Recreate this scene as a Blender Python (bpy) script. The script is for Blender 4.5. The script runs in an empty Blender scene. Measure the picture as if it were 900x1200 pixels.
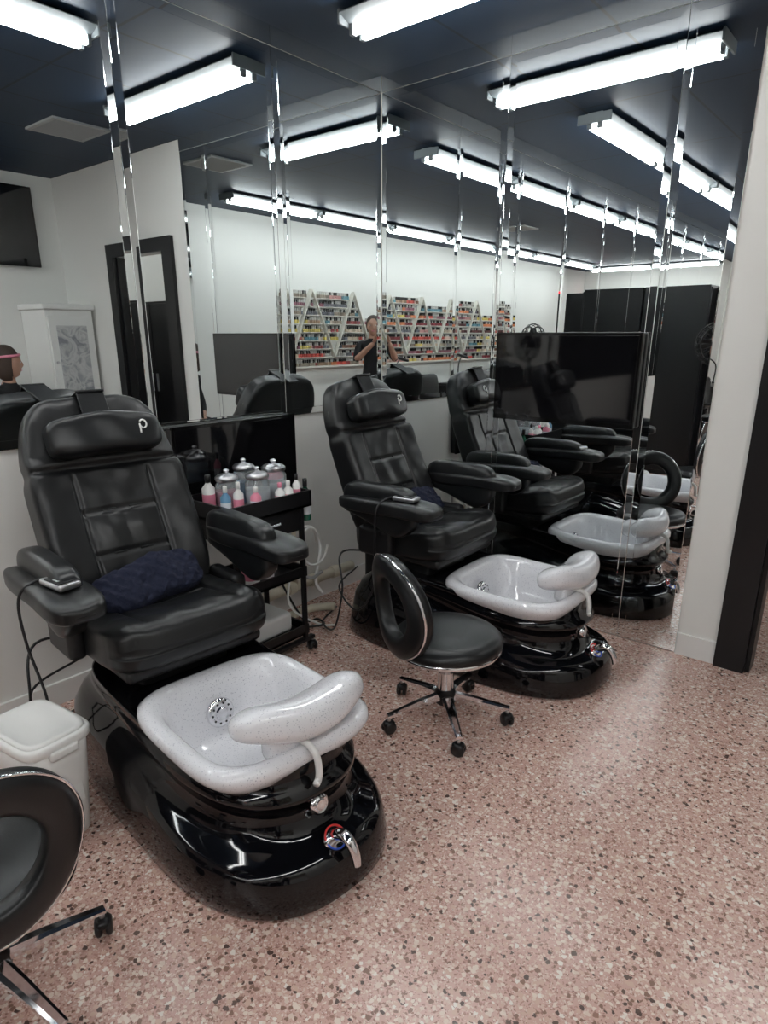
import bpy, bmesh, math, random
from mathutils import Vector, Matrix, Euler, noise
random.seed(7)
SC=bpy.context.scene
COL=SC.collection
# ---------------------------------------------------------------- materials
def M(name,color,rough=.5,metal=0.,emit=None,es=0.,coat=0.,bump=None,ior=1.5,trans=0.):
    m=bpy.data.materials.new(name); m.use_nodes=True
    nt=m.node_tree; b=nt.nodes['Principled BSDF']
    b.inputs['Base Color'].default_value=(*color,1)
    b.inputs['Roughness'].default_value=rough
    b.inputs['Metallic'].default_value=metal
    b.inputs['IOR'].default_value=ior
    b.inputs['Coat Weight'].default_value=coat
    b.inputs['Coat Roughness'].default_value=.03
    b.inputs['Transmission Weight'].default_value=trans
    if emit:
        b.inputs['Emission Color'].default_value=(*emit,1)
        b.inputs['Emission Strength'].default_value=es
    if bump:
        sc,st,dist=bump
        tc=nt.nodes.new('ShaderNodeTexCoord'); n=nt.nodes.new('ShaderNodeTexNoise')
        n.inputs['Scale'].default_value=sc; n.inputs['Detail'].default_value=4
        bp=nt.nodes.new('ShaderNodeBump'); bp.inputs['Strength'].default_value=st
        bp.inputs['Distance'].default_value=dist
        nt.links.new(tc.outputs['Object'],n.inputs['Vector'])
        nt.links.new(n.outputs['Fac'],bp.inputs['Height'])
        nt.links.new(bp.outputs['Normal'],b.inputs['Normal'])
    return m
def ramp(nt,stops,interp='CONSTANT'):
    r=nt.nodes.new('ShaderNodeValToRGB'); cr=r.color_ramp; cr.interpolation=interp
    while len(cr.elements)>1: cr.elements.remove(cr.elements[-1])
    cr.elements[0].position=stops[0][0]; cr.elements[0].color=(*stops[0][1],1)
    for p,c in stops[1:]:
        e=cr.elements.new(p); e.color=(*c,1)
    return r
def mix(nt,fac,a,b,blend='MIX'):
    x=nt.nodes.new('ShaderNodeMix'); x.data_type='RGBA'; x.blend_type=blend
    for s,v in ((x.inputs['Factor'],fac),(x.inputs['A'],a),(x.inputs['B'],b)):
        if hasattr(v,'is_linked'): nt.links.new(v,s)
        elif isinstance(v,(int,float)): s.default_value=v
        else: s.default_value=(*v,1)
    return x.outputs['Result']
def mth(nt,op,a,b):
    x=nt.nodes.new('ShaderNodeMath'); x.operation=op
    for i,v in enumerate((a,b)):
        if hasattr(v,'is_linked'): nt.links.new(v,x.inputs[i])
        else: x.inputs[i].default_value=v
    return x.outputs[0]

leather=M('black_leather',(.0078,.0083,.009),.34,bump=(260,.25,.0008),ior=1.45)
leather2=M('black_leather_panel',(.009,.010,.011),.31,bump=(260,.25,.0008),ior=1.45)
gloss=M('black_gloss_fiberglass',(.003,.003,.004),.07,coat=.25,ior=1.42)
blackp=M('black_plastic',(.008,.008,.009),.4)
blacks=M('black_satin',(.007,.007,.008),.3,ior=1.4)
chrome=M('chrome',(.8,.8,.82),.08,1.)
steel=M('brushed_metal',(.6,.6,.62),.3,1.)
white=M('white_plastic',(.80,.80,.78),.35)
wallw=M('white_paint',(.78,.775,.745),.6,bump=(40,.1,.002))
trimw=M('white_trim',(.80,.80,.78),.4)
pvc=M('pvc_pipe',(.62,.57,.46),.45)
mirror=M('mirror_glass',(.81,.85,.855),.0,1.)
screen=M('tv_screen_glass',(.004,.004,.005),.04,ior=1.75)
navy=M('navy_plush',(.006,.009,.028),.95,bump=(90,.9,.006))
pink=M('pink_plastic',(.75,.25,.35),.3)
red=M('red_mark',(.7,.03,.03),.3); blue=M('blue_mark',(.03,.1,.6),.3)
green=M('green_glass',(.01,.09,.05),.1)
clear=M('jar_glass',(.80,.86,.88),.04,trans=.75,ior=1.3)
cotton=M('cotton_white',(.70,.74,.78),.8)
teal=M('blue_label',(.12,.28,.45),.4)
skin=M('skin',(.50,.28,.20),.5)
hairb=M('brown_hair',(.06,.04,.03),.7,bump=(150,.8,.004))
denim=M('dark_trousers',(.02,.025,.04),.8)
black_cloth=M('black_shirt',(.010,.010,.012),.85)
tube_m=M('fluorescent_tube',(1,1,1),.5,emit=(.985,.985,.97),es=33.)
fixt=M('fixture_white',(.16,.18,.19),.45)
redsign=M('red_sign',(.6,.02,.02),.4,emit=(1,.04,.05),es=3.)
woodw=M('rack_board',(.74,.71,.64),.5)
darkwin=M('dark_glass',(.02,.018,.016),.06)
greyp=M('grey_plastic',(.35,.36,.36),.4)
lcd=M('remote_display',(.55,.60,.58),.2)
piano=M('piano_black',(.004,.004,.004),.08)

def floor_mat():
    m=bpy.data.materials.new('pink_terrazzo'); m.use_nodes=True; nt=m.node_tree
    b=nt.nodes['Principled BSDF']; tc=nt.nodes.new('ShaderNodeTexCoord')
    nz=nt.nodes.new('ShaderNodeTexNoise'); nz.inputs['Scale'].default_value=90; nz.inputs['Detail'].default_value=2
    nt.links.new(tc.outputs['Object'],nz.inputs['Vector'])
    off=nt.nodes.new('ShaderNodeVectorMath'); off.operation='MULTIPLY_ADD'
    nt.links.new(nz.outputs['Color'],off.inputs[0]); off.inputs[1].default_value=(.012,.012,.012)
    nt.links.new(tc.outputs['Object'],off.inputs[2])
    def layer(scale,stops,th,prev):
        v=nt.nodes.new('ShaderNodeTexVoronoi'); v.inputs['Scale'].default_value=scale
        nt.links.new(off.outputs[0],v.inputs['Vector'])
        sp=nt.nodes.new('ShaderNodeSeparateColor'); nt.links.new(v.outputs['Color'],sp.inputs[0])
        r=ramp(nt,stops); nt.links.new(sp.outputs[0],r.inputs[0])
        msk=mth(nt,'LESS_THAN',v.outputs['Distance'],mth(nt,'MULTIPLY',sp.outputs[1],th))
        return mix(nt,msk,prev,r.outputs[0])
    big=nt.nodes.new('ShaderNodeTexNoise'); big.inputs['Scale'].default_value=1.2
    nt.links.new(tc.outputs['Object'],big.inputs['Vector'])
    r0=ramp(nt,[(.3,(.54,.335,.28)),(.7,(.62,.40,.34))],'LINEAR'); nt.links.new(big.outputs['Fac'],r0.inputs[0])
    c=layer(190,[(0,(.44,.25,.21)),(.3,(.72,.57,.50)),(.55,(.33,.18,.145)),(.76,(.66,.49,.42))],.80,r0.outputs[0])
    c=layer(82,[(0,(.76,.64,.56)),(.34,(.24,.135,.10)),(.53,(.62,.42,.34)),(.75,(.09,.055,.045)),(.86,(.80,.73,.67))],.66,c)
    c=layer(46,[(0,(.72,.58,.50)),(.48,(.31,.17,.13)),(.64,(.68,.54,.46)),(.88,(.12,.075,.06))],.37,c)
    nt.links.new(c,b.inputs['Base Color']); b.inputs['Roughness'].default_value=.24
    return m
def basin_mat():
    m=bpy.data.materials.new('white_speckled_acrylic'); m.use_nodes=True; nt=m.node_tree
    b=nt.nodes['Principled BSDF']; tc=nt.nodes.new('ShaderNodeTexCoord')
    v=nt.nodes.new('ShaderNodeTexVoronoi'); v.inputs['Scale'].default_value=210
    nt.links.new(tc.outputs['Object'],v.inputs['Vector'])
    sp=nt.nodes.new('ShaderNodeSeparateColor'); nt.links.new(v.outputs['Color'],sp.inputs[0])
    msk=mth(nt,'LESS_THAN',v.outputs['Distance'],mth(nt,'MULTIPLY',sp.outputs[1],.40))
    r=ramp(nt,[(0,(.55,.55,.60)),(.5,(.44,.44,.50)),(.75,(.70,.70,.73))]); nt.links.new(sp.outputs[0],r.inputs[0])
    c=mix(nt,msk,(.79,.79,.82),r.outputs[0]); nt.links.new(c,b.inputs['Base Color'])
    b.inputs['Roughness'].default_value=.12; b.inputs['Coat Weight'].default_value=.5
    return m
def ceil_mat():
    m=bpy.data.materials.new('navy_ceiling'); m.use_nodes=True; nt=m.node_tree
    b=nt.nodes['Principled BSDF']; tc=nt.nodes.new('ShaderNodeTexCoord')
    br=nt.nodes.new('ShaderNodeTexBrick'); br.offset=0; br.squash=1
    br.inputs['Scale'].default_value=1; br.inputs['Brick Width'].default_value=1.22; br.inputs['Row Height'].default_value=.61
    br.inputs['Mortar Size'].default_value=.008
    br.inputs['Color1'].default_value=(.011,.027,.056,1); br.inputs['Color2'].default_value=(.0125,.030,.061,1)
    br.inputs['Mortar'].default_value=(.005,.010,.020,1)
    nt.links.new(tc.outputs['Object'],br.inputs['Vector']); nt.links.new(br.outputs['Color'],b.inputs['Base Color'])
    b.inputs['Roughness'].default_value=.55
    b.inputs['IOR'].default_value=1.35
    return m
def marble_mat():
    m=bpy.data.materials.new('grey_marble_panel'); m.use_nodes=True; nt=m.node_tree
    b=nt.nodes['Principled BSDF']; tc=nt.nodes.new('ShaderNodeTexCoord')
    n=nt.nodes.new('ShaderNodeTexNoise'); n.inputs['Scale'].default_value=7; n.inputs['Detail'].default_value=8; n.inputs['Distortion'].default_value=1.5
    nt.links.new(tc.outputs['Object'],n.inputs['Vector'])
    r=ramp(nt,[(.35,(.26,.27,.29)),(.5,(.60,.60,.60)),(.65,(.36,.37,.39))],'LINEAR'); nt.links.new(n.outputs['Fac'],r.inputs[0])
    nt.links.new(r.outputs[0],b.inputs['Base Color']); return m
def vcol_mat():
    m=bpy.data.materials.new('bottle_colours'); m.use_nodes=True; nt=m.node_tree
    b=nt.nodes['Principled BSDF']; a=nt.nodes.new('ShaderNodeAttribute'); a.attribute_name='Col'
    nt.links.new(a.outputs['Color'],b.inputs['Base Color']); b.inputs['Roughness'].default_value=.25; return m
terr=floor_mat(); basinm=basin_mat(); ceilm=ceil_mat(); marble=marble_mat(); vcolm=vcol_mat()

# ---------------------------------------------------------------- mesh helpers
def link(o,parent=None):
    COL.objects.link(o)
    if parent: o.parent=parent
    return o
def finish(bm,name,mat,loc=(0,0,0),rot=(0,0,0),parent=None,smooth=True,wn=False):
    bmesh.ops.recalc_face_normals(bm,faces=bm.faces)
    me=bpy.data.meshes.new(name); bm.to_mesh(me); bm.free()
    mats=mat if isinstance(mat,(list,tuple)) else [mat]
    for m in mats: me.materials.append(m)
    if smooth:
        for p in me.polygons: p.use_smooth=True
    o=bpy.data.objects.new(name,me); o.location=loc; o.rotation_euler=rot
    link(o,parent)
    if wn:
        w=o.modifiers.new('wn','WEIGHTED_NORMAL'); w.keep_sharp=True
    return o
def empty(name,loc=(0,0,0),rz=0):
    e=bpy.data.objects.new(name,None); e.empty_display_size=.1; e.location=loc; e.rotation_euler=(0,0,rz); COL.objects.link(e); return e
def copy_group(src,loc,rz=0,name=None):
    e=empty(name or src.name.split('.')[0],loc,rz)
    for c in list(src.children):
        o=c.copy(); COL.objects.link(o); o.parent=e
    return e
def rbox(name,size,r,mat,loc=(0,0,0),rot=(0,0,0),parent=None,seg=3,fn=None):
    bm=bmesh.new(); bmesh.ops.create_cube(bm,size=1)
    for v in bm.verts: v.co=Vector((v.co.x*size[0],v.co.y*size[1],v.co.z*size[2]))
    if fn:
        for v in bm.verts: v.co=Vector(fn(*v.co))
    if r>0: bmesh.ops.bevel(bm,geom=bm.edges[:],offset=r,segments=seg,affect='EDGES',profile=.5)
    return finish(bm,name,mat,loc,rot,parent,smooth=r>0,wn=r>0)
def pad(name,size,p,mat,loc=(0,0,0),rot=(0,0,0),parent=None,res=20,fn=None):
    bm=bmesh.new(); bmesh.ops.create_cube(bm,size=2)
    bmesh.ops.subdivide_edges(bm,edges=bm.edges[:],cuts=res,use_grid_fill=True)
    for v in bm.verts:
        x,y,z=v.co; r=(abs(x)**p+abs(y)**p+abs(z)**p)**(1/p)
        q=(x/r*size[0],y/r*size[1],z/r*size[2])
        v.co=Vector(fn(*q)) if fn else Vector(q)
    return finish(bm,name,mat,loc,rot,parent)
def lathe(name,prof,mat,loc=(0,0,0),rot=(0,0,0),parent=None,seg=40,smooth=True):
    bm=bmesh.new(); rings=[]
    for r,z in prof:
        if r<1e-5: rings.append([bm.verts.new((0,0,z))])
        else: rings.append([bm.verts.new((r*math.cos(2*math.pi*i/seg),r*math.sin(2*math.pi*i/seg),z)) for i in range(seg)])
    for a,b in zip(rings,rings[1:]):
        for i in range(seg):
            j=(i+1)%seg
            if len(a)==1 and len(b)==1: continue
            if len(a)==1: bm.faces.new((a[0],b[i],b[j]))
            elif len(b)==1: bm.faces.new((a[i],a[j],b[0]))
            else: bm.faces.new((a[i],a[j],b[j],b[i]))
    o=finish(bm,name,mat,loc,rot,parent,smooth)
    if smooth:
        try:
            o.data.set_sharp_from_angle(angle=math.radians(50))
        except Exception: pass
    return o
def cyl(name,r,h,mat,loc=(0,0,0),rot=(0,0,0),parent=None,seg=24,b=.002):
    b=min(b,r*.4,h*.4)
    return lathe(name,[(0,-h/2),(r-b,-h/2),(r,-h/2+b),(r,h/2-b),(r-b,h/2),(0,h/2)],mat,loc,rot,parent,seg)
def loft(name,rings,mat,parent=None,cap0=True,cap1=True,loc=(0,0,0),rot=(0,0,0),sub=0):
    bm=bmesh.new(); R=[[bm.verts.new(v) for v in r] for r in rings]; n=len(R[0])
    for a,b in zip(R,R[1:]):
        for i in range(n): bm.faces.new((a[i],a[(i+1)%n],b[(i+1)%n],b[i]))
    if cap0: bm.faces.new(R[0][::-1])
    if cap1: bm.faces.new(R[-1])
    o=finish(bm,name,mat,loc,rot,parent)
    if sub:
        s=o.modifiers.new('s','SUBSURF'); s.levels=sub; s.render_levels=sub
    return o
def catmull(pts,k=8):
    P=[Vector(p) for p in pts]; P=[P[0]*2-P[1]]+P+[P[-1]*2-P[-2]]; out=[]
    for i in range(1,len(P)-2):
        a,b,c,d=P[i-1:i+3]
        for j in range(k):
            t=j/k
            out.append(.5*((2*b)+(c-a)*t+(2*a-5*b+4*c-d)*t*t+(3*b-a-3*c+d)*t**3))
    out.append(P[-2]); return out
def tube(name,pts,r,mat,parent=None,k=8,smooth=True,taper=None,seg=10):
    pts=catmull(pts,k) if smooth else [Vector(p) for p in pts]
    bm=bmesh.new(); rings=[]; up=Vector((0,0,1)); n=len(pts)
    prev=None
    for i,p in enumerate(pts):
        d=(pts[min(i+1,n-1)]-pts[max(i-1,0)]).normalized()
        if prev is None:
            a=d.cross(up)
            if a.length<.1: a=d.cross(Vector((1,0,0)))
        else: a=prev-d*prev.dot(d)
        a.normalize(); prev=a; b=d.cross(a)
        rr=r*(taper(i/(n-1)) if taper else 1)
        rings.append([bm.verts.new(p+a*rr*math.cos(2*math.pi*j/seg)+b*rr*math.sin(2*math.pi*j/seg)) for j in range(seg)])
    for a,b in zip(rings,rings[1:]):
        for i in range(seg): bm.faces.new((a[i],a[(i+1)%seg],b[(i+1)%seg],b[i]))
    bm.faces.new(rings[0][::-1]); bm.faces.new(rings[-1])
    return finish(bm,name,mat,parent=parent)
def boxes(name,lst,mat,parent=None,loc=(0,0,0)):
    """many axis boxes in a single mesh: (x0,x1,y0,y1,z0,z1)"""
    bm=bmesh.new()
    for x0,x1,y0,y1,z0,z1 in lst:
        vs=[bm.verts.new((x,y,z)) for z in (z0,z1) for x,y in ((x0,y0),(x1,y0),(x1,y1),(x0,y1))]
        for f in ((0,1,2,3),(4,5,6,7),(0,1,5,4),(1,2,6,5),(2,3,7,6),(3,0,4,7)): bm.faces.new([vs[i] for i in f])
    return finish(bm,name,mat,parent=parent,smooth=False,loc=loc)
def sgp(c,e): return math.copysign(abs(c)**e,c)
def sm(t): t=max(0,min(1,t)); return t*t*(3-2*t)
def gs(d,s): return math.exp(-(d/s)**2)

# ---------------------------------------------------------------- room
CH=2.83; XW=-11.7; YS=-3.85
MB=1.09; MY=-1.89
boxes('floor',[(XW-.1,1.6,YS-.1,.1,-.1,0)],terr)
boxes('ceiling',[(XW-.1,1.6,YS-.1,.1,CH,CH+.1)],ceilm)
boxes('wall_north',[(XW-.1,1.6,0,.1,0,CH)],wallw)
boxes('wall_south',[(XW-.1,1.6,YS-.1,YS,0,CH)],wallw)
boxes('wall_west',[(XW-.1,XW,YS,0,0,CH)],wallw)
D0,D1,DZ=-2.20,-2.92,2.12
boxes('wall_east',[(0,.1,D0,0,0,CH),(0,.1,YS,D1,0,CH),(0,.1,D1,D0,DZ,CH)],wallw)
boxes('wall_closet',[(1.5,1.6,YS,0,0,CH),(.1,1.5,D0+.25,D0+.3,0,CH)],wallw)
boxes('baseboard_east',[(-.014,0,D0+.13,MY-.002,0,.11),(-.014,0,YS,D1-.13,0,.11)],trimw)
boxes('baseboard_south',[(XW,-.014,YS,YS+.014,0,.11)],trimw)
boxes('baseboard_north',[(XW,-.02,-.014,0,0,.10)],trimw)
boxes('trim_1',[(-.03,0,D0,D0+.13,0,DZ+.10),(-.03,0,D1-.10,D1,0,DZ+.10),(-.03,0,D1,D0,DZ,DZ+.10),
                (0,.1,D0-.02,D0,0,DZ),(0,.1,D1,D1+.02,0,DZ)],blacks)

# mirrored panels ------------------------------------------------
def mirror_panels(name,panels,axis):
    bm=bmesh.new()
    for a0,a1,z0,z1 in panels:
        a0+=.0005;a1-=.0005;z0+=.0005;z1-=.0005
        def mk(a,z,d): return bm.verts.new((a,-d,z) if axis=='x' else (-d,a,z))
        R=[]
        small=(z1-z0)<.2
        bw=.034
        prof=((0,.0005),(0,.0096),(.0006,.0100)) if small else ((0,.0005),(0,.0074),(.0014,.0083),(bw,.0095),(bw+.0018,.0100))
        for ins,d in prof:
            R.append([mk(a0+ins,z0+ins,d),mk(a1-ins,z0+ins,d),mk(a1-ins,z1-ins,d),mk(a0+ins,z1-ins,d)])
        for q,w in zip(R,R[1:]):
            for i in range(4): bm.faces.new((q[i],q[(i+1)%4],w[(i+1)%4],w[i]))
        bm.faces.new(R[-1]); bm.faces.new(R[0][::-1])
    return finish(bm,name,mirror,smooth=False)
MT=2.75
xs=[-.8*i for i in range(11)]
pa=[]
for a,b in zip(xs,xs[1:]):
    s=-.012 if a==0 else a
    pa+= [(b,s,MB,MT),(b,s,MT,CH)]
mirror_panels('wall_mirror',pa,'x')
ys=[0,-.8,-1.6,MY]
pb=[]
for a,b in zip(ys,ys[1:]):
    s=-.012 if a==0 else a
    pb+= [(b,s,.005,MT),(b,s,MT,CH)]
mirror_panels('wall_mirror',pb,'y')

# ---------------------------------------------------------------- lights
def fixture(loc,rz,L=1.22):
    e=empty('fluorescent_light_fixture',loc,rz)
    h=L/2
    rbox('channel',(L,.10,.05),.004,fixt,(0,0,-.025),parent=e)
    bm=bmesh.new()
    for s in (-1,1):
        v=[(-h,s*.045,-.05),(h,s*.045,-.05),(h,s*.110,-.025),(-h,s*.110,-.025),(-h,s*.110,-.021),(h,s*.110,-.021),(h,s*.045,-.045),(-h,s*.045,-.045)]
        q=[bm.verts.new(p) for p in v]
        bm.faces.new(q[:4]); bm.faces.new(q[4:]); bm.faces.new((q[3],q[2],q[5],q[4])); bm.faces.new((q[0],q[1],q[6],q[7]))
    finish(bm,'reflector',fixt,parent=e,smooth=False)
    for s in (-1,1):
        rbox('end_plate_%d'%s,(.012,.22,.055),.003,fixt,(s*(h+.004),0,-.035),parent=e)
        for t in (-1,1):
            rbox('lamp_holder',(.018,.03,.045),.003,fixt,(s*(h-.012),t*.034,-.068),parent=e)
    for t in (-1,1):
        cyl('tube_%d'%t,.016,L-.05,tube_m,(0,t*.034,-.075),(0,math.pi/2,0),parent=e,seg=8,b=.003)
    return e
f0=fixture((-.62,-.98,CH),math.pi/2)
fx=[]
for i in range(7): fx.append(((-1.93-i*1.27),-.66))
for i in range(7): fx.append(((-1.98-i*1.27),-3.1))
for x,y in fx: copy_group(f0,(x,y,CH),0)
copy_group(f0,(-10.9,-1.5,CH),math.pi/2); copy_group(f0,(-10.9,-2.75,CH),math.pi/2)
copy_group(f0,(.75,-2.75,CH),math.pi/2)  # unseen fixture, added to brighten the closet behind the doorway

def vent(x,y):
    e=empty('ceiling_vent',(x,y,CH))
    boxes('frame',[(-.2,.2,-.2,-.17,-.012,0),(-.2,.2,.17,.2,-.012,0),(-.2,-.17,-.17,.17,-.012,0),(.17,.2,-.17,.17,-.012,0)],greyp,e)
    for i in range(7):
        rbox('slat_%d'%i,(.34,.03,.003),0,greyp,(0,-.15+i*.05,-.008),(math.radians(30),0,0),parent=e)
vent(-.62,-2.25); vent(-5.2,-2.0)

# ---------------------------------------------------------------- pedicure chair
def tubring(z,yf,yb,w,N=96,nf=2.5,nb=4.5,af=.50,lift=0):
    yc=yf+af; out=[]
    for i in range(N):
        t=2*math.pi*i/N; c,s=math.cos(t),math.sin(t)
        if s<0: x=w*sgp(c,2/nf); y=yc+af*sgp(s,2/nf)
        else: x=w*sgp(c,2/nb); y=yc+(yb-yc)*sgp(s,2/nb)
        zz=z+lift*sm((y-(-1.45))/.75)
        out.append((x,y,zz*.94))
    return out
def recti(z,yc,hx,hy,n=4,N=96,fz=None,zs=1.):
    out=[]
    for i in range(N):
        t=2*math.pi*i/N
        x=hx*sgp(math.cos(t),2/n); y=yc+hy*sgp(math.sin(t),2/n)
        out.append((x,y,(z+(fz(x,y) if fz else 0))*zs))
    return out
def pedicure_chair():
    e=empty('pedicure_chair')
    lv=[(0,-1.665,-.33,.335,0),(.012,-1.675,-.32,.343,0),(.05,-1.675,-.33,.342,.02),(.12,-1.665,-.35,.332,.06),(.142,-1.652,-.36,.325,.09),(.155,-1.63,-.38,.312,.11),
        (.165,-1.595,-.39,.292,.13),(.185,-1.565,-.41,.275,.13),(.225,-1.545,-.44,.262,.12),(.265,-1.545,-.46,.262,.10),(.285,-1.56,-.48,.272,.09),(.30,-1.575,-.49,.282,.08),(.318,-1.572,-.50,.285,.065),(.335,-1.55,-.51,.278,.06),
        (.36,-1.535,-.52,.272,.055),(.39,-1.54,-.53,.280,.04),(.40,-1.535,-.54,.275,.03)]
    rings=[tubring(z,yf,yb,w,lift=l) for z,yf,yb,w,l in lv]
    rings.append(recti(.385,-1.24,.245,.265,zs=.94))
    rings.append(recti(.33,-1.24,.235,.255,zs=.94))
    loft('pedestal_tub',rings,gloss,e,cap0=True,cap1=False)
    def fz(x,y):
        return .012*sm((y+1.24)/.3)+.010*sm((-1.30-y)/.25)
    br=[(.350,.255,.275),(.378,.278,.298),(.402,.290,.308),(.422,.288,.305),(.434,.276,.292),(.437,.260,.278),(.430,.240,.260),(.412,.226,.246),(.37,.212,.232),(.30,.195,.215),(.245,.175,.195),(.225,.15,.17),(.218,.10,.12)]
    loft('foot_basin',[recti(z,-1.235,hx,hy,4.2,fz=fz,zs=.94) for z,hx,hy in br],basinm,e,cap0=False,cap1=True)
    def ff(x,y,z):
        k=x/.205
        z+=.018*k*k-.008+ .016*gs(abs(k)-.8,.4)
        y+=-.02*(1-k*k)
        return x,y,z
    pad('foot_rest',(.215,.086,.060),2.7,basinm,(0.022,-1.455,.476),(math.radians(-22),0,math.radians(-3)),e,res=18,fn=ff)
    rbox('foot_rest_neck',(.26,.06,.07),.02,basinm,(0.01,-1.475,.425),parent=e)
    j=(0,-1.030,.296)
    rx=math.radians(80)
    lathe('jet_cover',[(0,.016),(.018,.018),(.022,.013),(.030,.015),(.044,.012),(.05,.005),(.05,-.004),(0,-.004)],chrome,j,(rx,0,0),e)
    for k in range(10):
        a=k*math.pi/5
        R=Matrix.Rotation(rx,4,'X')@Vector((.034*math.cos(a),.034*math.sin(a),.0145))
        cyl('jet_hole_%d'%k,.004,.003,blackp,(j[0]+R.x,j[1]+R.y,j[2]+R.z),(rx,0,0),e,seg=10)
    lathe('drain',[(0,.006),(.02,.006),(.03,.003),(.032,0),(0,0)],chrome,(.02,-1.3,.206),parent=e)
    tube('spray_handle',[(-.02,-1.50,.430),(-.018,-1.54,.427),(-.015,-1.565,.405),(-.013,-1.572,.365),(-.018,-1.575,.338),(-.035,-1.585,.333)],.010,white,e)
    lathe('air_knob',[(0,.014),(.016,.014),(.018,.010),(.024,.012),(.030,.008),(.031,0),(0,0)],chrome,(.0,-1.548,.230),(math.radians(82),0,0),e)
    lathe('faucet_plate',[(0,.006),(.032,.006),(.036,0),(0,0)],chrome,(.0,-1.615,.154),(math.radians(42),0,0),e)
    for mt,a0 in ((red,10),(blue,190)):
        pts=[]
        for k in range(9):
            a=math.radians(a0+k*20); R=Matrix.Rotation(math.radians(42),4,'X')@Vector((.032*math.cos(a),.032*math.sin(a),.007))
            pts.append((R.x,-1.615+R.y,.154+R.z))
        tube('temperature_ring',pts,.0028,mt,e,k=2)
    tube('faucet_handle',[(0,-1.612,.157),(0,-1.650,.185),(.0,-1.68,.180),(.002,-1.700,.147),(.003,-1.706,.117)],.016,chrome,e,taper=lambda t:1.25-.55*t)
    rbox('seat_mount',(.34,.34,.16),.03,blackp,(0,-.66,.42),parent=e)
    rbox('rear_column',(.24,.14,.40),.03,blackp,(0,-.43,.32),parent=e)
    rbox('seat_pan',(.50,.50,.05),.02,blackp,(0,-.68,.470),parent=e)
    def fs(x,y,z):
        if z>0:
            z+=.020*gs(y+.23,.12)
            z-=.014*gs(abs(x)-.165,.0055)*sm((.22-abs(y))/.05+.5)
            z-=.011*gs(y+.03,.0055)*(1 if abs(x)<.165 else 0)
            z+=.02*sm((abs(x)-.17)/.06)*(1-sm((abs(x)-.22)/.05))*.5
            z-=.012*gs(x,.16)*gs(y,.2)
            z+=.003*noise.noise(Vector((x*16,y*16,5)))
        if y<-.2: 
            y-=.015*gs(z,.05)
            y+=.010*gs(z-.0,.004)
        x*=1-.05*sm((y+.0)/.28)
        return x,y,z
    pad('seat_cushion',(.290,.290,.075),5.5,leather,(0,-.680,.540),(math.radians(-3),0,0),e,res=84,fn=fs)
    def fb(x,y,z):
        t=(z+.42)/.84
        w=1.06-.03*t-.11*sm((t-.6)/.4)
        w-=.035*gs(t-.68,.035)
        x*=w
        if y<0:
            y-=.018*gs(t-.22,.2)
            y-=.030*(min(1,abs(x)/.26)**3)*sm((.75-t)/.1)*sm(t/.1)
            y+=.016*gs(abs(x)-.14,.005)*sm((.66-t)/.03)*sm((t-.05)/.05)
            if abs(x)<.14: y+=.013*(gs(t-.29,.007)+gs(t-.48,.007))
            y+=.02*gs(t-.68,.012)
            y-=.012*gs(abs(x)-.06,.045)*gs(t-.385,.07)
            y+=.004*noise.noise(Vector((x*14,z*14,2)))
        return x,y,z
    lean=math.radians(-22); BY,BZ=-.364,.885
    pad('backrest',(.272,.068,.42),5,leather,(0,BY,BZ),(lean,0,0),e,res=94,fn=fb)
    def on_back(x,y,z):
        v=Matrix.Rotation(lean,4,'X')@Vector((x,y,z)); return (v.x,v.y+BY,v.z+BZ)
    def fh(x,y,z):
        z+=.006*math.cos(x*18)
        y-=.006*math.sin(x*35+z*20)*.3
        return x,y,z
    pad('head_pillow',(.203,.054,.072),4.5,leather2,on_back(0,-.105,.252),(lean,0,0),e,res=26,fn=fh)
    rbox('pillow_strap',(.10,.010,.16),.004,leather2,on_back(0,-.080,.350),(lean-.15,0,0),parent=e)
    rbox('pillow_strap_top',(.10,.165,.010),.004,leather2,on_back(0,.0,.422),(lean,0,0),parent=e)
    pts=[]
    for k in range(10):
        a=math.radians(-190+k*37); pts.append(on_back(.125+.013*math.cos(a),-.1605,.262+.015*math.sin(a)))
    tube('emblem_loop',pts,.0032,white,e,k=3,seg=6)
    tube('emblem_stem',[on_back(.112,-.1605,.262),on_back(.112,-.1605,.245),on_back(.111,-.1585,.228)],.0032,white,e,k=3,seg=6)
    for x in (-.05,.05):
        for t in (.29,.48):
            rbox('stitch',(.05,.006,.005),.0015,leather2,on_back(x,-.080,-.42+.84*t),(lean,0,0),parent=e)
    for s,nm in ((-1,'left'),(1,'right')):
        def fa(x,y,z):
            x*=1+.12*sm((-y)/.25)
            z-=.006*gs(x,.03)*(1 if z>0 else 0)
            z+=.018*(y/.27)**2*(-1 if y<0 else .4)
            return x,y,z
        pad('armrest_pad_'+nm,(.078,.270,.036),4.5,leather,(s*.370,-.73,.757),(math.radians(-3),0,0),e,res=26,fn=fa)
        def fbod(x,y,z):
            if z<0: z*= .25+.75*sm((.20-y)/.40)*(1-sm((-y-.10)/.16)*.75)
            return x,y,z
        pad('arm_body_'+nm,(.046,.210,.125),4.5,leather2,(s*.350,-.665,.722),(0,0,0),e,res=22,fn=fbod)
        rbox('arm_bracket_'+nm,(.06,.20,.14),.02,blackp,(s*.31,-.61,.55),parent=e)
    rbox('remote_body',(.070,.110,.020),.007,steel,(-.370,-.830,.806),(math.radians(2),0,math.radians(12)),parent=e)
    rbox('remote_display',(.058,.074,.003),.001,blackp,(-.370,-.835,.8165),(math.radians(2),0,math.radians(12)),parent=e)
    rbox('remote_label',(.036,.024,.002),.0005,lcd,(-.370,-.837,.8185),(math.radians(2),0,math.radians(12)),parent=e)
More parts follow.
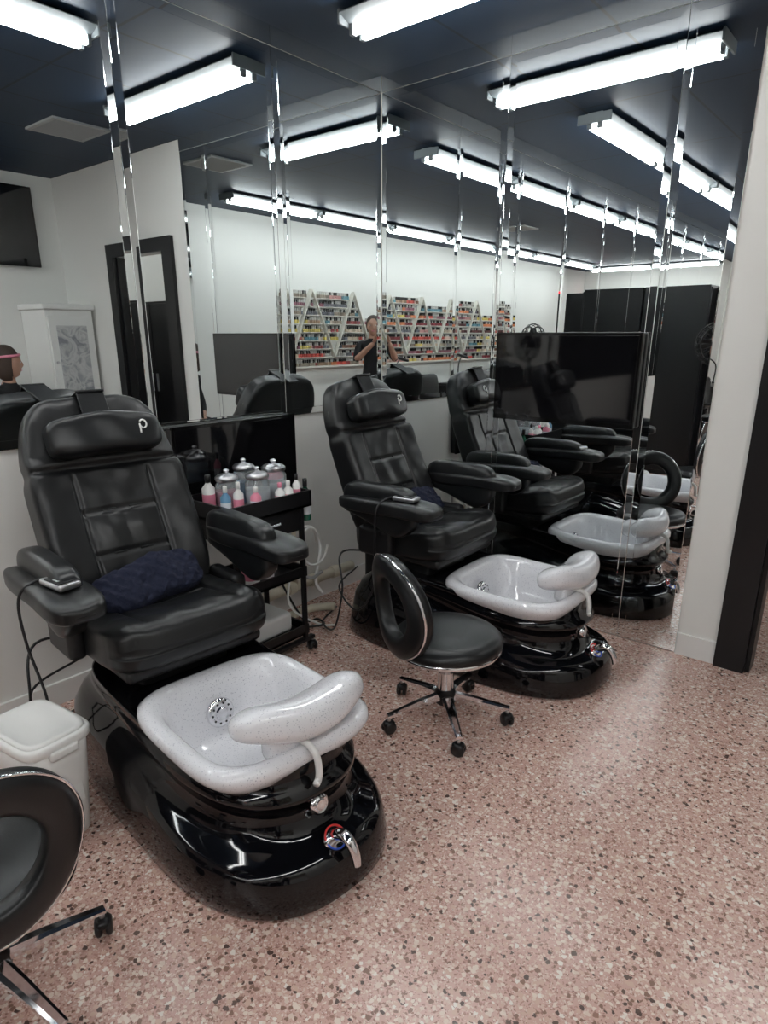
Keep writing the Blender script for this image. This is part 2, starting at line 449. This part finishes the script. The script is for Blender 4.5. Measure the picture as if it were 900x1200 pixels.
    tube('remote_cable',[(-.37,-.785,.806),(-.415,-.75,.80),(-.462,-.73,.75),(-.46,-.72,.60),(-.42,-.68,.36),(-.43,-.58,.22),(-.40,-.44,.30),(-.2,-.39,.34)],.0045,blackp,e)
    tube('power_cable',[(-.14,-.42,.42),(-.36,-.42,.46),(-.42,-.48,.30),(-.40,-.40,.06),(-.30,-.22,.012),(-.1,-.14,.012)],.005,blackp,e)
    cyl('recline_knob',.018,.06,blackp,(-.31,-.66,.60),(0,math.pi/2,0),e)
    def fp(x,y,z):
        n=noise.noise(Vector((x*9,z*9,3.1)))*.022+noise.noise(Vector((x*28,z*28,7)))*.010
        k=.005*math.sin(x*130)*math.sin(z*130)
        if y<0: y-=k+n
        z+=.014*math.sin(x*12)+.012*noise.noise(Vector((x*11,1.3,z*3)))
        return x,y,z
    pad('plush_cushion',(.205,.048,.085),3.6,navy,(-.02,-.64,.662),(math.radians(-50),0,math.radians(3)),e,res=46,fn=fp)
    return e
ch=pedicure_chair(); ch.location=(-1.945,.030,0); ch.rotation_euler=(0,0,math.radians(-6.0))
copy_group(ch,(-.570,-.072,0),math.radians(1.0))

# ---------------------------------------------------------------- stools
def caster(parent,x,y,a,r=.026):
    c=math.cos(a);s=math.sin(a)
    for k in (-1,1):
        cyl('caster_wheel',r,.016,blackp,(x-s*k*.013,y+c*k*.013,r),(math.pi/2,0,a),parent,seg=24,b=.005)
    pad('caster_hood',(r*.95,.02,r*.55),2.6,blacks,(x,y,r*1.55),(0,0,a),parent,res=5)
    cyl('caster_stem',.007,.03,steel,(x,y,r*2.2),parent=parent,seg=12)
def stool(loc,rz,legrot):
    e=empty('pedicure_stool',loc,rz)
    k=1.07
    lathe('seat',[(r*k,z) for r,z in [(0,.396),(.08,.398),(.15,.396),(.185,.388),(.203,.370),(.206,.352),(.200,.338),(.190,.332),(0,.332)]],leather,parent=e,seg=64)
    lathe('seat_rim',[(r*k,z) for r,z in [(.199,.346),(.204,.340),(.204,.330),(.199,.325),(0,.325)]],chrome,parent=e,seg=64)
    lathe('gas_column',[(0,.33),(.045,.325),(.045,.315),(.026,.310),(.024,.22),(.032,.215),(.032,.10),(0,.10)],chrome,parent=e)
    lathe('hub',[(0,.145),(.036,.14),(.044,.12),(.044,.085),(.036,.075),(0,.075)],blacks,parent=e)
    for k in range(5):
        a=legrot+k*2*math.pi/5; c,s=math.cos(a),math.sin(a)
        rings=[]
        for t,w,h,zc in ((.0,.022,.020,.112),(.35,.019,.016,.104),(.8,.015,.012,.086),(1,.013,.010,.078)):
            rr=.035+t*.225
            rings.append([(rr*c-q*s*w,rr*s+q*c*w,zc+u*h) for q,u in ((-1,-.6),(1,-.6),(1,.2),(.5,.6),(-.5,.6),(-1,.2))])
        loft('leg_%d'%(k+1),rings,chrome,e).data.set_sharp_from_angle(angle=.5)
        caster(e,.252*c,.252*s,a+1.2+k)
    def ringback(name,ro,ri,th,mat,off):
        rings=[];N=64;K=16
        for i in range(N):
            a=2*math.pi*i/N
            rc=(ro+ri)/2; rw=(ro-ri)/2; rg=[]
            for j in range(K):
                b=2*math.pi*j/K
                rr=rc+rw*sgp(math.cos(b),.7); tt=th*sgp(math.sin(b),.7)
                y=rr*math.cos(a)*.95; z=rr*math.sin(a)*1.02
                x=-.236+off+tt+ 1.2*y*y*.9
                x-=.12*z
                rg.append((x,y,.540+z))
            rings.append(rg)
        rings.append(rings[0])
        loft(name,rings,mat,e,cap0=False,cap1=False)
    ringback('ring_back',.200,.112,.034,leather,0)
    ringback('ring_trim',.2035,.1965,.005,chrome,-.016)
    rbox('back_bracket',(.10,.06,.012),.004,chrome,(-.180,0,.335),parent=e)
    return e
r1=math.radians(-24)
st=stool((-1.213,-1.338,0),r1,math.radians(10)-r1)
stool((-2.875,-1.19,0),math.radians(84),math.radians(-8-84))

# ---------------------------------------------------------------- trash bin
def bin_():
    e=empty('trash_bin',(-2.525,-.725,0),math.radians(6))
    def rr(z,hx,hy,n=5): return recti(z*.93,0,hx,hy,n,48)
    loft('body',[rr(0,.072,.105),rr(.01,.077,.11),rr(.30,.096,.130),rr(.375,.100,.135)],white,e)
    loft('rim',[rr(.365,.103,.138),rr(.37,.108,.143),rr(.395,.110,.145),rr(.402,.104,.140)],white,e)
    loft('lid',[rr(.400,.098,.133),rr(.408,.098,.133),rr(.414,.092,.127),rr(.412,.084,.118),rr(.407,.079,.11)],white,e)
    rbox('handle',(.09,.02,.03),.008,white,(0,-.140,.335),parent=e)
    rbox('grip_panel',(.10,.006,.12),.003,white,(0,-.120,.19),(math.radians(-4),0,0),parent=e)
bin_()

# ---------------------------------------------------------------- televisions
def tv(loc,rz,w,h,name='television'):
    e=empty(name,loc,rz)
    rbox('housing',(w,.04,h),.006,blackp,(0,-.03,0),parent=e)
    rbox('bezel',(w+.006,.012,h+.006),.003,piano,(0,-.052,0),parent=e)
    rbox('screen',(w-.022,.003,h-.03),.0008,screen,(0,-.0585,.004),parent=e)
    rbox('wall_bracket',(.2,.012,.2),.002,blackp,(0,-.006,0),parent=e)
    return e
tv((-.0105,-1.205,1.295),-math.pi/2,.74,.43)
tv((-1.16,0,.895),0,.74,.42)
e=tv((-.80,YS+.0,2.40),math.pi,1.15,.64)

# ---------------------------------------------------------------- trolley with products
def trolley():
    e=empty('salon_trolley',(-1.35,-.33,0))
    W,D=.42,.30
    for x in (-W/2,W/2):
        for y in (-D/2+.01,D/2-.01):
            rbox('post',(.022,.022,.74),.004,blacks,(x*.92,y,.43),parent=e)
            caster(e,x*1.12,y,.6+x*3,.024)
    rbox('base_rail',(.49,.03,.02),.004,blacks,(0,-D/2+.01,.07),parent=e)
    def tray(nm,z,h,w=W,d=D):
        boxes(nm,[(-w/2,w/2,-d/2,d/2,z,z+.01),(-w/2,w/2,-d/2,-d/2+.01,z,z+h),(-w/2,w/2,d/2-.01,d/2,z,z+h),(-w/2,-w/2+.01,-d/2,d/2,z,z+h),(w/2-.01,w/2,-d/2,d/2,z,z+h)],blacks,e)
    tray('top_tray',.745,.075,.47,.34); tray('middle_shelf',.40,.05); tray('lower_shelf',.10,.05)
    rbox('drawer',(.38,.28,.11),.006,blacks,(0,0,.685),parent=e)
    rbox('drawer_handle',(.12,.012,.012),.003,chrome,(0,-.148,.69),parent=e)
    def jar(x,y,z,s=1,h=.135,m=clear,fill=cotton):
        lathe('jar',[(0,0),(.042*s,0),(.047*s,.008),(.047*s,h-.025),(.038*s,h-.008),(.038*s,h),(0,h)],m,(x,y,z),parent=e)
        lathe('jar_contents',[(0,.008),(.040*s,.008),(.040*s,h*.62),(0,h*.66)],fill,(x,y,z),parent=e)
        lathe('jar_lid',[(.043*s,h-.006),(.046*s,h),(.046*s,h+.010),(.036*s,h+.020),(.014*s,h+.026),(.008*s,h+.032),(.012*s,h+.040),(.008*s,h+.046),(0,h+.048)],steel,(x,y,z),parent=e)
    z=.755
    jar(.02,-.05,z,1.15,.145); jar(.135,-.03,z,1.2,.16,fill=cotton); jar(-.085,.03,z,1.1,.14,fill=pink); jar(.06,.09,z,1.1,.16,fill=teal)
    def bottle(x,y,z,r,h,m,cap=white):
        lathe('bottle',[(0,0),(r,0),(r,h*.65),(r*.4,h*.78),(r*.4,h*.82),(0,h*.82)],m,(x,y,z),parent=e)
        lathe('label',[(r*1.01,h*.15),(r*1.02,h*.16),(r*1.02,h*.5),(r*1.01,h*.51)],cotton if m is not white else pink,(x,y,z),parent=e)
        cyl('bottle_cap',r*.45,h*.2,cap,(x,y,z+h*.9),parent=e,seg=16)
    bottle(.08,-.13,z,.022,.12,white,pink); bottle(.13,-.13,z,.022,.12,white,white); bottle(-.05,-.12,z,.024,.12,pink,white)
    bottle(.19,-.12,z,.018,.14,white,blackp); bottle(-.12,-.09,z,.022,.15,white,white); bottle(-.18,-.08,z,.022,.14,teal,white)
    bottle(.21,.05,z,.018,.17,pink,blackp); bottle(-.17,.05,z,.028,.17,white,blackp)
    bottle(-.05,-.05,.41,.04,.18,white,white); bottle(.06,-.03,.41,.035,.16,white,pink); bottle(.14,.03,.41,.03,.2,white,teal)
    tube('side_ring',[(.235,-.10,.76),(.26,-.13,.76),(.29,-.10,.76),(.26,-.07,.76),(.235,-.10,.76)],.004,chrome,e,k=5)
    bottle(.263,-.10,.66,.024,.20,green,blackp)
    rbox('folded_towels',(.24,.2,.10),.02,white,(.03,0,.17),parent=e)
    tube('power_strip_cord',[(.2,.1,.02),(.26,.12,.01),(.3,.05,.01),(.34,.16,.01)],.004,blackp,e)
trolley()

# pipes and hoses on the back wall
def pipes():
    e=empty('plumbing_pipes',(-.86,0,0))
    tube('drain_pipe',[(-.30,-.10,.17),(.45,-.10,.17)],.028,pvc,e,smooth=False,seg=16)
    for x in (-.05,.12,.3): cyl('coupling',.036,.05,pvc,(x,-.10,.17),(0,math.pi/2,0),e)
    tube('riser_pipe',[(-.02,-.10,.17),(-.02,-.10,.52)],.020,pvc,e,smooth=False,seg=14)
    cyl('riser_cap',.028,.05,pvc,(-.02,-.10,.52),parent=e)
    tube('supply_pipe',[(.06,-.03,.20),(.06,-.03,.62),(.06,-.01,.64)],.009,steel,e,smooth=False)
    tube('floor_pipe',[(-.25,-.16,.04),(.0,-.16,.04),(.10,-.21,.04),(.13,-.26,.045)],.022,pvc,e)
    tube('braided_hose_1',[(.06,-.05,.52),(-.06,-.12,.48),(-.10,-.15,.34),(.0,-.2,.24),(.04,-.26,.28)],.009,greyp,e)
    tube('braided_hose_2',[(-.05,-.05,.46),(.08,-.14,.50),(.13,-.16,.38),(.03,-.22,.22),(.04,-.26,.15)],.009,white,e)
    tube('hose_loop',[(.05+.08*math.cos(t*.7),-.13-.01*t,.40+.10*math.sin(t*.7)) for t in range(10)],.008,white,e,k=4)
    tube('cord_1',[(-.1,-.02,.56),(-.13,-.08,.30),(-.06,-.2,.02),(.0,-.25,.012),(-.03,-.33,.012),(-.12,-.28,.012)],.006,blackp,e)
    tube('cord_2',[(-.1,-.02,.60),(-.02,-.1,.40),(-.12,-.16,.12),(-.04,-.3,.012),(.0,-.38,.012)],.006,white,e)
    rbox('outlet_box',(.08,.03,.12),.006,white,(-.10,-.016,.58),parent=e)
    for k in (-1,1): rbox('plug',(.03,.04,.03),.005,white,(-.10,-.045,.58+k*.03),parent=e)
pipes()
def outlet(x,z):
    e=empty('wall_outlet',(x,0,z))
    rbox('plate',(.075,.008,.12),.003,white,(0,-.004,0),parent=e)
    for k in (-1,1): rbox('socket',(.03,.006,.03),.002,greyp,(0,-.008,k*.025),parent=e)
outlet(-2.1,.85)
# ---------------------------------------------------------------- cabinets
def cabinet(name,loc,rz,w,d,h,mat,handle=True,doors=2):
    e=empty(name,loc,rz)
    rbox('carcass',(w,d,h-.06),.005,mat,(0,-d/2,h/2+.02),parent=e)
    rbox('plinth',(w-.04,d-.05,.06),.003,mat,(0,-d/2,.03),parent=e)
    for i in range(doors):
        dw=w/doors; x=-w/2+dw*(i+.5)
        rbox('door_%d'%(i+1),(dw-.008,.018,h-.10),.004,mat,(x,-d-.009,h/2+.02),parent=e)
        if handle:
            sx=x+(dw/2-.04)*(1 if i%2==0 and doors>1 else -1)
            rbox('handle_%d'%(i+1),(.012,.02,.16),.004,steel,(sx,-d-.03,h*.6),parent=e)
    return e
cabinet('storage_cabinet',(.75,-3.05,0),-math.pi/2,1.0,.38,1.80,blacks)
cabinet('storage_cabinet',(-4.75,-.02,0),0,.62,.66,2.0,blacks)
cabinet('storage_cabinet',(-5.15,-.76,0),math.pi/2,.46,.50,1.98,blacks,doors=1)

def wcab():
    e=empty('display_cabinet',(-.235,YS+.003,0),math.pi)
    rbox('carcass',(.42,.46,1.70),.006,trimw,(0,-.23,.86),parent=e)
    rbox('cornice',(.46,.50,.05),.012,trimw,(0,-.24,1.735),parent=e)
    rbox('base',(.44,.48,.08),.008,trimw,(0,-.23,.04),parent=e)
    for z,h in ((1.27,.78),(.47,.66)):
        rbox('door_frame',(.39,.02,h),.004,trimw,(0,-.47,z),parent=e)
        rbox('marble_panel',(.27,.008,h-.16),.002,marble,(0,-.482,z),parent=e)
        cyl('knob',.012,.02,steel,(.165,-.49,z),(math.pi/2,0,0),e)
wcab()

# ---------------------------------------------------------------- nail polish wall
def polish():
    e=empty('nail_polish_rack',(0,YS+.001,0))
    X0,X1=-8.4,-2.75; rows=8; z0=1.22; dz=.105
    H=rows*dz; per=.80
    n=int((X1-X0)/(per/2))
    bm=bmesh.new()
    def slab(p,q,wd=.014,d=.06):
        (xa,za),(xb,zb)=p,q
        dx,dzv=xb-xa,zb-za; L=math.hypot(dx,dzv); nx,nz=-dzv/L*wd/2,dx/L*wd/2
        vs=[bm.verts.new((x,y,z)) for y in (0,d) for x,z in ((xa+nx,za+nz),(xb+nx,zb+nz),(xb-nx,zb-nz),(xa-nx,za-nz))]
        for f in ((0,1,2,3),(4,5,6,7),(0,1,5,4),(1,2,6,5),(2,3,7,6),(3,0,4,7)): bm.faces.new([vs[i] for i in f])
    for i in range(n):
        xa=X0+i*per/2; xb=xa+per/2
        slab((xa,z0 if i%2==0 else z0+H),(xb,z0+H if i%2==0 else z0))
    def inside(x,z):
        u=((x-X0)%per)/per; tri=1-abs(2*u-1)
        f=(z-z0)/H
        under=f<tri-.05
        k=int((x-X0+per/2)/per)
        top=(.98,.74,.98,.86,.98,.62,.98)[k%7]
        over=f>tri+.10 and f<top
        return under or over
    for r in range(rows):
        z=z0+r*dz; x=X0; start=None
        while x<X1:
            ins=inside(x,z+.02)
            if ins and start is None: start=x
            if (not ins) and start is not None:
                slab((start,z),(x,z),.008,.055); start=None
            x+=.02
        if start is not None: slab((start,z),(X1,z),.008,.055)
    slab((X0,1.10),(X1,1.10),.02,.09)
    for x in (X0,X0+1.9,X0+3.8,X1): slab((x,.0),(x,1.22),.04,.05)
    finish(bm,'boards',woodw,parent=e,smooth=False)
    pal=[(.35,.08,.08),(.5,.26,.24),(.22,.04,.05),(.62,.42,.36),(.12,.05,.05),(.42,.28,.19),(.68,.56,.46),(.25,.13,.09),(.65,.22,.10),(.28,.12,.15),(.15,.15,.17),(.6,.48,.14),(.12,.25,.30),(.6,.10,.08),(.4,.38,.35),(.55,.45,.35),(.3,.25,.2)]
    V=[];F=[];Cc=[]
    def bx(cx,cy,cz,w,h,c):
        b=len(V); q=w/2
        for z in (cz,cz+h):
            for x,y in ((-q,-q),(q,-q),(q,q),(-q,q)): V.append((cx+x,cy+y,z))
        for f in ((3,2,1,0),(4,5,6,7),(0,1,5,4),(1,2,6,5),(2,3,7,6),(3,0,4,7)): F.append([b+i for i in f]); Cc.append(c)
    for r in range(-1,rows):
        z=z0+r*dz+.004 if r>=0 else 1.111
        x=X0+.03
        base=random.choice(pal)
        while x<X1-.03:
            if r<0 or (inside(x,z+.016) and inside(x+.02,z+.05) and inside(x-.02,z+.05)):
                if random.random()<.18: base=random.choice(pal)
                k=random.uniform(.6,1.3); c=tuple(min(1,v*k) for v in base)
                bx(x,.03,z,.028,.042,c); bx(x,.03,z+.042,.017,.040,(.02,.02,.02) if random.random()<.55 else (.55,.53,.5))
            x+=.038
    me=bpy.data.meshes.new('bottles'); me.from_pydata(V,[],F); me.update()
    ca=me.color_attributes.new('Col','FLOAT_COLOR','CORNER')
    for p,c in zip(me.polygons,Cc):
        for li in p.loop_indices: ca.data[li].color=(*c,1)
    me.materials.append(vcolm); o=bpy.data.objects.new('bottles',me); link(o,e)
polish()

# ---------------------------------------------------------------- manicure tables, chairs
def manicure_table(loc,rz):
    e=empty('manicure_table',loc,rz)
    rbox('top',(1.0,.45,.035),.008,blacks,(0,0,.755),parent=e)
    for s in (-1,1):
        rbox('drawer_unit',(.28,.40,.74),.006,blacks,(s*.34,0,.37),parent=e)
        for k in range(3): rbox('drawer_pull',(.10,.012,.01),.002,steel,(s*.34,-.206,.2+k*.2),parent=e)
    rbox('modesty_panel',(.42,.02,.5),.003,blacks,(0,.15,.48),parent=e)
    rbox('towel',(.30,.25,.02),.008,white,(0,-.05,.783),parent=e)
    cyl('lamp_base',.06,.02,blackp,(.38,.1,.783),parent=e)
    tube('lamp_arm',[(.38,.1,.79),(.38,.1,1.05),(.15,.0,1.18)],.010,blackp,e)
    pad('lamp_head',(.14,.035,.02),4,blackp,(.08,-.01,1.175),(0,math.radians(-12),0),e,res=6)
    for k in range(6):
        lathe('bottle',[(0,0),(.018,0),(.018,.05),(.008,.06),(.008,.1),(0,.1)],random.choice([pink,white,red,teal,green]),(-.42+k*.05,.15,.773),parent=e,seg=12)
    return e
t0=manicure_table((-4.6,-3.35,0),0)
for x in (-6.2,-7.8): copy_group(t0,(x,-3.35,0))
copy_group(t0,(-6.4,-.40,0),math.pi); copy_group(t0,(-8.2,-.40,0),math.pi)
def client_chair(loc,rz):
    e=empty('client_chair',loc,rz)
    pad('seat',(.23,.23,.045),5,leather,(0,0,.46),parent=e,res=10)
    pad('back',(.22,.035,.20),5,leather,(0,.22,.78),(math.radians(-8),0,0),e,res=10)
    for s in (-1,1):
        tube('frame',[(s*.22,-.2,.012),(s*.22,-.2,.40),(s*.22,-.18,.43),(s*.22,.15,.43),(s*.22,.19,.46),(s*.20,.23,.70)],.011,chrome,e,k=5)
        tube('rear_leg',[(s*.22,.14,.43),(s*.22,.21,.012)],.011,chrome,e,smooth=False)
        tube('arm',[(s*.22,-.19,.40),(s*.25,-.19,.62),(s*.25,-.10,.66),(s*.25,.10,.66),(s*.21,.22,.64)],.014,blackp,e,k=5)
    return e
c0=client_chair((-4.6,-2.72,0),math.pi)
for x,y,r in ((-6.2,-2.72,math.pi),(-7.8,-2.72,math.pi),(-6.4,-1.0,0),(-8.2,-1.0,0),(-.83,-3.36,math.pi*.97)):
    copy_group(c0,(x,y,0),r)
def fan():
    e=empty('pedestal_fan',(-3.85,-.95,0),math.radians(60))
    lathe('base',[(0,.03),(.05,.03),(.16,.015),(.18,0),(0,0)],blackp,parent=e)
    cyl('pole',.014,1.25,blackp,(0,0,.65),parent=e)
    cyl('motor',.06,.12,blackp,(0,.05,1.42),(math.pi/2,0,0),e)
    for y in (-.10,-.04,.02):
        rr=.20 if y==-.04 else .17
        tube('cage_ring',[(rr*math.cos(t*.3142),y,1.42+rr*math.sin(t*.3142)) for t in range(21)],.006,blackp,e,k=2,seg=6)
    for k in range(20):
        a=k*math.pi/10;c,s=math.cos(a),math.sin(a)
        tube('cage_wire',[(.03*c,-.11,1.42+.03*s),(.17*c,-.10,1.42+.17*s),(.20*c,-.04,1.42+.2*s),(.17*c,.02,1.42+.17*s),(.05*c,.03,1.42+.05*s)],.0035,blackp,e,k=3,seg=5)
    for k in range(4):
        a=k*math.pi/2
        pad('blade_%d'%k,(.07,.004,.045),3,blackp,(.09*math.cos(a),-.04,1.42+.09*math.sin(a)),(.35,-a,0),e,res=6)
fan()
e=empty('exit_sign',(XW,-3.5,2.35))
rbox('housing',(.03,.30,.18),.005,white,(.016,0,0),parent=e); rbox('lit_face',(.004,.27,.15),.001,redsign,(.034,0,0),parent=e)
e=empty('window_1',(XW,-1.6,0))
rbox('pane',(.02,2.7,2.0),0,darkwin,(.015,0,1.05),parent=e)
boxes('mullions',[(0,.05,-1.4,1.4,0,.06),(0,.05,-1.4,1.4,2.03,2.1),(0,.05,-1.4,-1.34,0,2.1),(0,.05,1.34,1.4,0,2.1),(0,.05,-.03,.03,0,2.1)],blacks,e)

# ---------------------------------------------------------------- people
def skinmesh(name,J,E,root,parent,mats,mfun,sub=1):
    names=list(J); bm=bmesh.new(); lay=bm.verts.layers.skin.verify(); vs={}
    for n in names:
        v=bm.verts.new(J[n][0]); v[lay].radius=(J[n][1],J[n][1] if len(J[n])<3 else J[n][2]); v[lay].use_root=(n==root); vs[n]=v
    for a,b in E: bm.edges.new((vs[a],vs[b]))
    me=bpy.data.meshes.new(name+'_sk'); bm.to_mesh(me); bm.free()
    o=bpy.data.objects.new(name+'_sk',me); COL.objects.link(o)
    o.modifiers.new('sk','SKIN').use_smooth_shade=True
    s=o.modifiers.new('ss','SUBSURF'); s.levels=sub+1; s.render_levels=sub+1
    dg=bpy.context.evaluated_depsgraph_get(); dg.update()
    nm=bpy.data.meshes.new_from_object(o.evaluated_get(dg))
    bpy.data.objects.remove(o)
    nm.name=name; nm.materials.clear()
    for m in mats: nm.materials.append(m)
    for p in nm.polygons: p.use_smooth=True; p.material_index=mfun(p.center)
    r=bpy.data.objects.new(name,nm); link(r,parent); return r
def head(parent,loc,rz,hair,band=None,longhair=False):
    def f(x,y,z):
        x*=.93-.22*sm(-z/.11)*.9
        if y>0 and z<0: y*=.95
        if y>0:
            y+=.020*gs(x,.013)*gs(z+.012,.022)
            y-=.007*(gs(abs(x)-.03,.014))*gs(z-.012,.013)
            y+=.005*gs(x,.022)*gs(z+.055,.007)
            y+=.006*gs(x,.02)*gs(z+.095,.018)
        return x,y,z
    pad('head',(.078,.098,.118),2.3,skin,loc,(0,0,rz),parent,res=26,fn=f)
    R=Matrix.Rotation(rz,4,'Z')
    def at(x,y,z):
        v=R@Vector((x,y,z)); return (loc[0]+v.x,loc[1]+v.y,loc[2]+v.z)
    for s in (-1,1):
        pad('ear',(.008,.017,.028),2.2,skin,at(s*.076,-.005,-.005),(0,0,rz),parent,res=5)
        pad('eye',(.012,.006,.007),2,white,at(s*.030,.084,.012),(0,0,rz),parent,res=4)
        pad('pupil',(.005,.004,.005),2,blackp,at(s*.030,.089,.012),(0,0,rz),parent,res=4)
    pad('mouth',(.022,.004,.005),2,pink,at(0,.092,-.055),(0,0,rz),parent,res=4)
    def hf(x,y,z):
        if y>.03: z=max(z,.035)
        if longhair and z<0 : z*=1.25
        return x,y,z
    pad('hair',(.088,.104,.115 if not longhair else .13),2.2,hair,at(0,-.018,.022),(0,0,rz),parent,res=18,fn=hf)
    if band: tube('headband',[at(.09*math.cos(t*.5236),-.012+.104*math.sin(t*.5236),.06+.01*math.sin(t*.5236)) for t in range(13)],.011,band,parent,k=3)
def hand(parent,w,d,side,curl):
    w=Vector(w); d=Vector(d).normalized()
    J={'w':(w,.022),'p':(w+d*.05,.026,.016),'q':(w+d*.085,.028,.014)}; E=[('w','p'),('p','q')]
    skinmesh('palm',J,E,'w',parent,[skin],lambda c:0)
    side_v=d.cross(curl).normalized()
    for i,(L,o) in enumerate(((.068,-.027),(.078,-.009),(.073,.010),(.058,.027))):
        b=w+d*.078+side_v*o
        p1=b+d*L*.4; p2=p1+(d*.6+curl*.6)*L*.35; p3=p2+(curl)*L*.3
        skinmesh('finger_%d'%(i+1),{'a':(b,.009),'b':(p1,.0085),'c':(p2,.008),'d':(p3,.007)},[('a','b'),('b','c'),('c','d')],'a',parent,[skin],lambda c:0)
    b=w+d*.03+side_v*(-.022)
    skinmesh('thumb',{'a':(b,.011),'b':(b+side_v*-.025+d*.02,.010),'c':(b+side_v*-.03+d*.045+curl*.015,.008)},[('a','b'),('b','c')],'a',parent,[skin],lambda c:0)
FWD=Vector((.773,.635,0)); RGT=Vector((.635,-.773,0)); CAM=Vector((-3.19,-2.64,1.5))
OX=.11
pos=CAM-FWD*.47+RGT*OX
ph=empty('photographer',(pos.x,pos.y,0),math.radians(39.4-90))
J={'pel':((0,0,.95),.135,.10),'sp':((0,.0,1.12),.125,.095),'ch':((0,0,1.30),.15,.10),'nb':((0,-.01,1.43),.07),'nk':((0,.0,1.50),.052),'hd':((0,.012,1.56),.05)}
E=[('pel','sp'),('sp','ch'),('ch','nb'),('nb','nk'),('nk','hd')]
for s,k in ((-1,'l'),(1,'r')):
    J.update({'hip'+k:((s*.09,0,.88),.09),'kn'+k:((s*.11,.01,.49),.062),'an'+k:((s*.12,-.01,.10),.045),'to'+k:((s*.14,.13,.045),.040),
      'sh'+k:((s*.17,-.01,1.40),.062),'el'+k:((s*.25-OX*.3,.11,1.20),.046),'wr'+k:((s*.095-OX,.33,1.41),.028)})
    E+=[('pel','hip'+k),('hip'+k,'kn'+k),('kn'+k,'an'+k),('an'+k,'to'+k),('ch','sh'+k),('sh'+k,'el'+k),('el'+k,'wr'+k)]
def pm(c):
    if c.z<.09: return 3
    if c.z<.93: return 1
    if c.z>1.46 : return 0
    if c.y>.14: return 0
    return 2
skinmesh('body',J,E,'pel',ph,[skin,denim,black_cloth,blackp],pm)
head(ph,(0,.02,1.605),0,hairb)
for s in (-1,1): hand(ph,(s*.095-OX,.33,1.41),(-s*.25,.5,.85),s,Vector((-s*.6,.35,.0)).normalized())
rbox('phone',(.075,.009,.155),.004,blackp,(-OX,.425,1.49),parent=ph)
cl=empty('seated_client',(-.83,-3.36,0),math.radians(-8))
J={'pel':((0,-.03,.60),.13,.10),'sp':((0,-.04,.78),.12,.09),'ch':((0,-.02,.97),.135,.09),'nb':((0,0,1.10),.06),'nk':((0,.01,1.16),.048),'hd':((0,.02,1.22),.05)}
E=[('pel','sp'),('sp','ch'),('ch','nb'),('nb','nk'),('nk','hd')]
for s,k in ((-1,'l'),(1,'r')):
    J.update({'hip'+k:((s*.09,.03,.57),.085),'kn'+k:((s*.12,.42,.56),.062),'an'+k:((s*.12,.46,.10),.045),'to'+k:((s*.12,.60,.045),.038),
      'sh'+k:((s*.15,0,1.07),.055),'el'+k:((s*.20,.06,.80),.042),'wr'+k:((s*.09,.27,.70),.027)})
    E+=[('pel','hip'+k),('hip'+k,'kn'+k),('kn'+k,'an'+k),('an'+k,'to'+k),('ch','sh'+k),('sh'+k,'el'+k),('el'+k,'wr'+k)]
def pm2(c):
    if c.z<.09: return 3
    if c.z>1.12: return 0
    if c.z<.64 : return 1
    if c.y>.20: return 0
    return 2
skinmesh('body',J,E,'pel',cl,[skin,denim,black_cloth,blackp],pm2)
head(cl,(0,.03,1.275),math.radians(-70),hairb,pink,True)
for s in (-1,1): hand(cl,(s*.09,.27,.70),(-s*.2,.9,-.1),s,Vector((0,.1,-1)).normalized())

# ---------------------------------------------------------------- world, camera, view
w=bpy.data.worlds.new('world'); SC.world=w; w.use_nodes=True
w.node_tree.nodes['Background'].inputs[0].default_value=(.5,.55,.6,1); w.node_tree.nodes['Background'].inputs[1].default_value=.2
cam=bpy.data.cameras.new('camera'); co=bpy.data.objects.new('camera',cam); COL.objects.link(co)
cam.sensor_fit='VERTICAL'; cam.sensor_height=24; cam.lens=768.6/1200*24; cam.clip_start=.01
cam.shift_y=38/1200
co.location=CAM; co.rotation_euler=(math.radians(90-17.7),0,math.radians(-50.6))
SC.camera=co
SC.view_settings.view_transform='Standard'
SC.view_settings.exposure=0.0
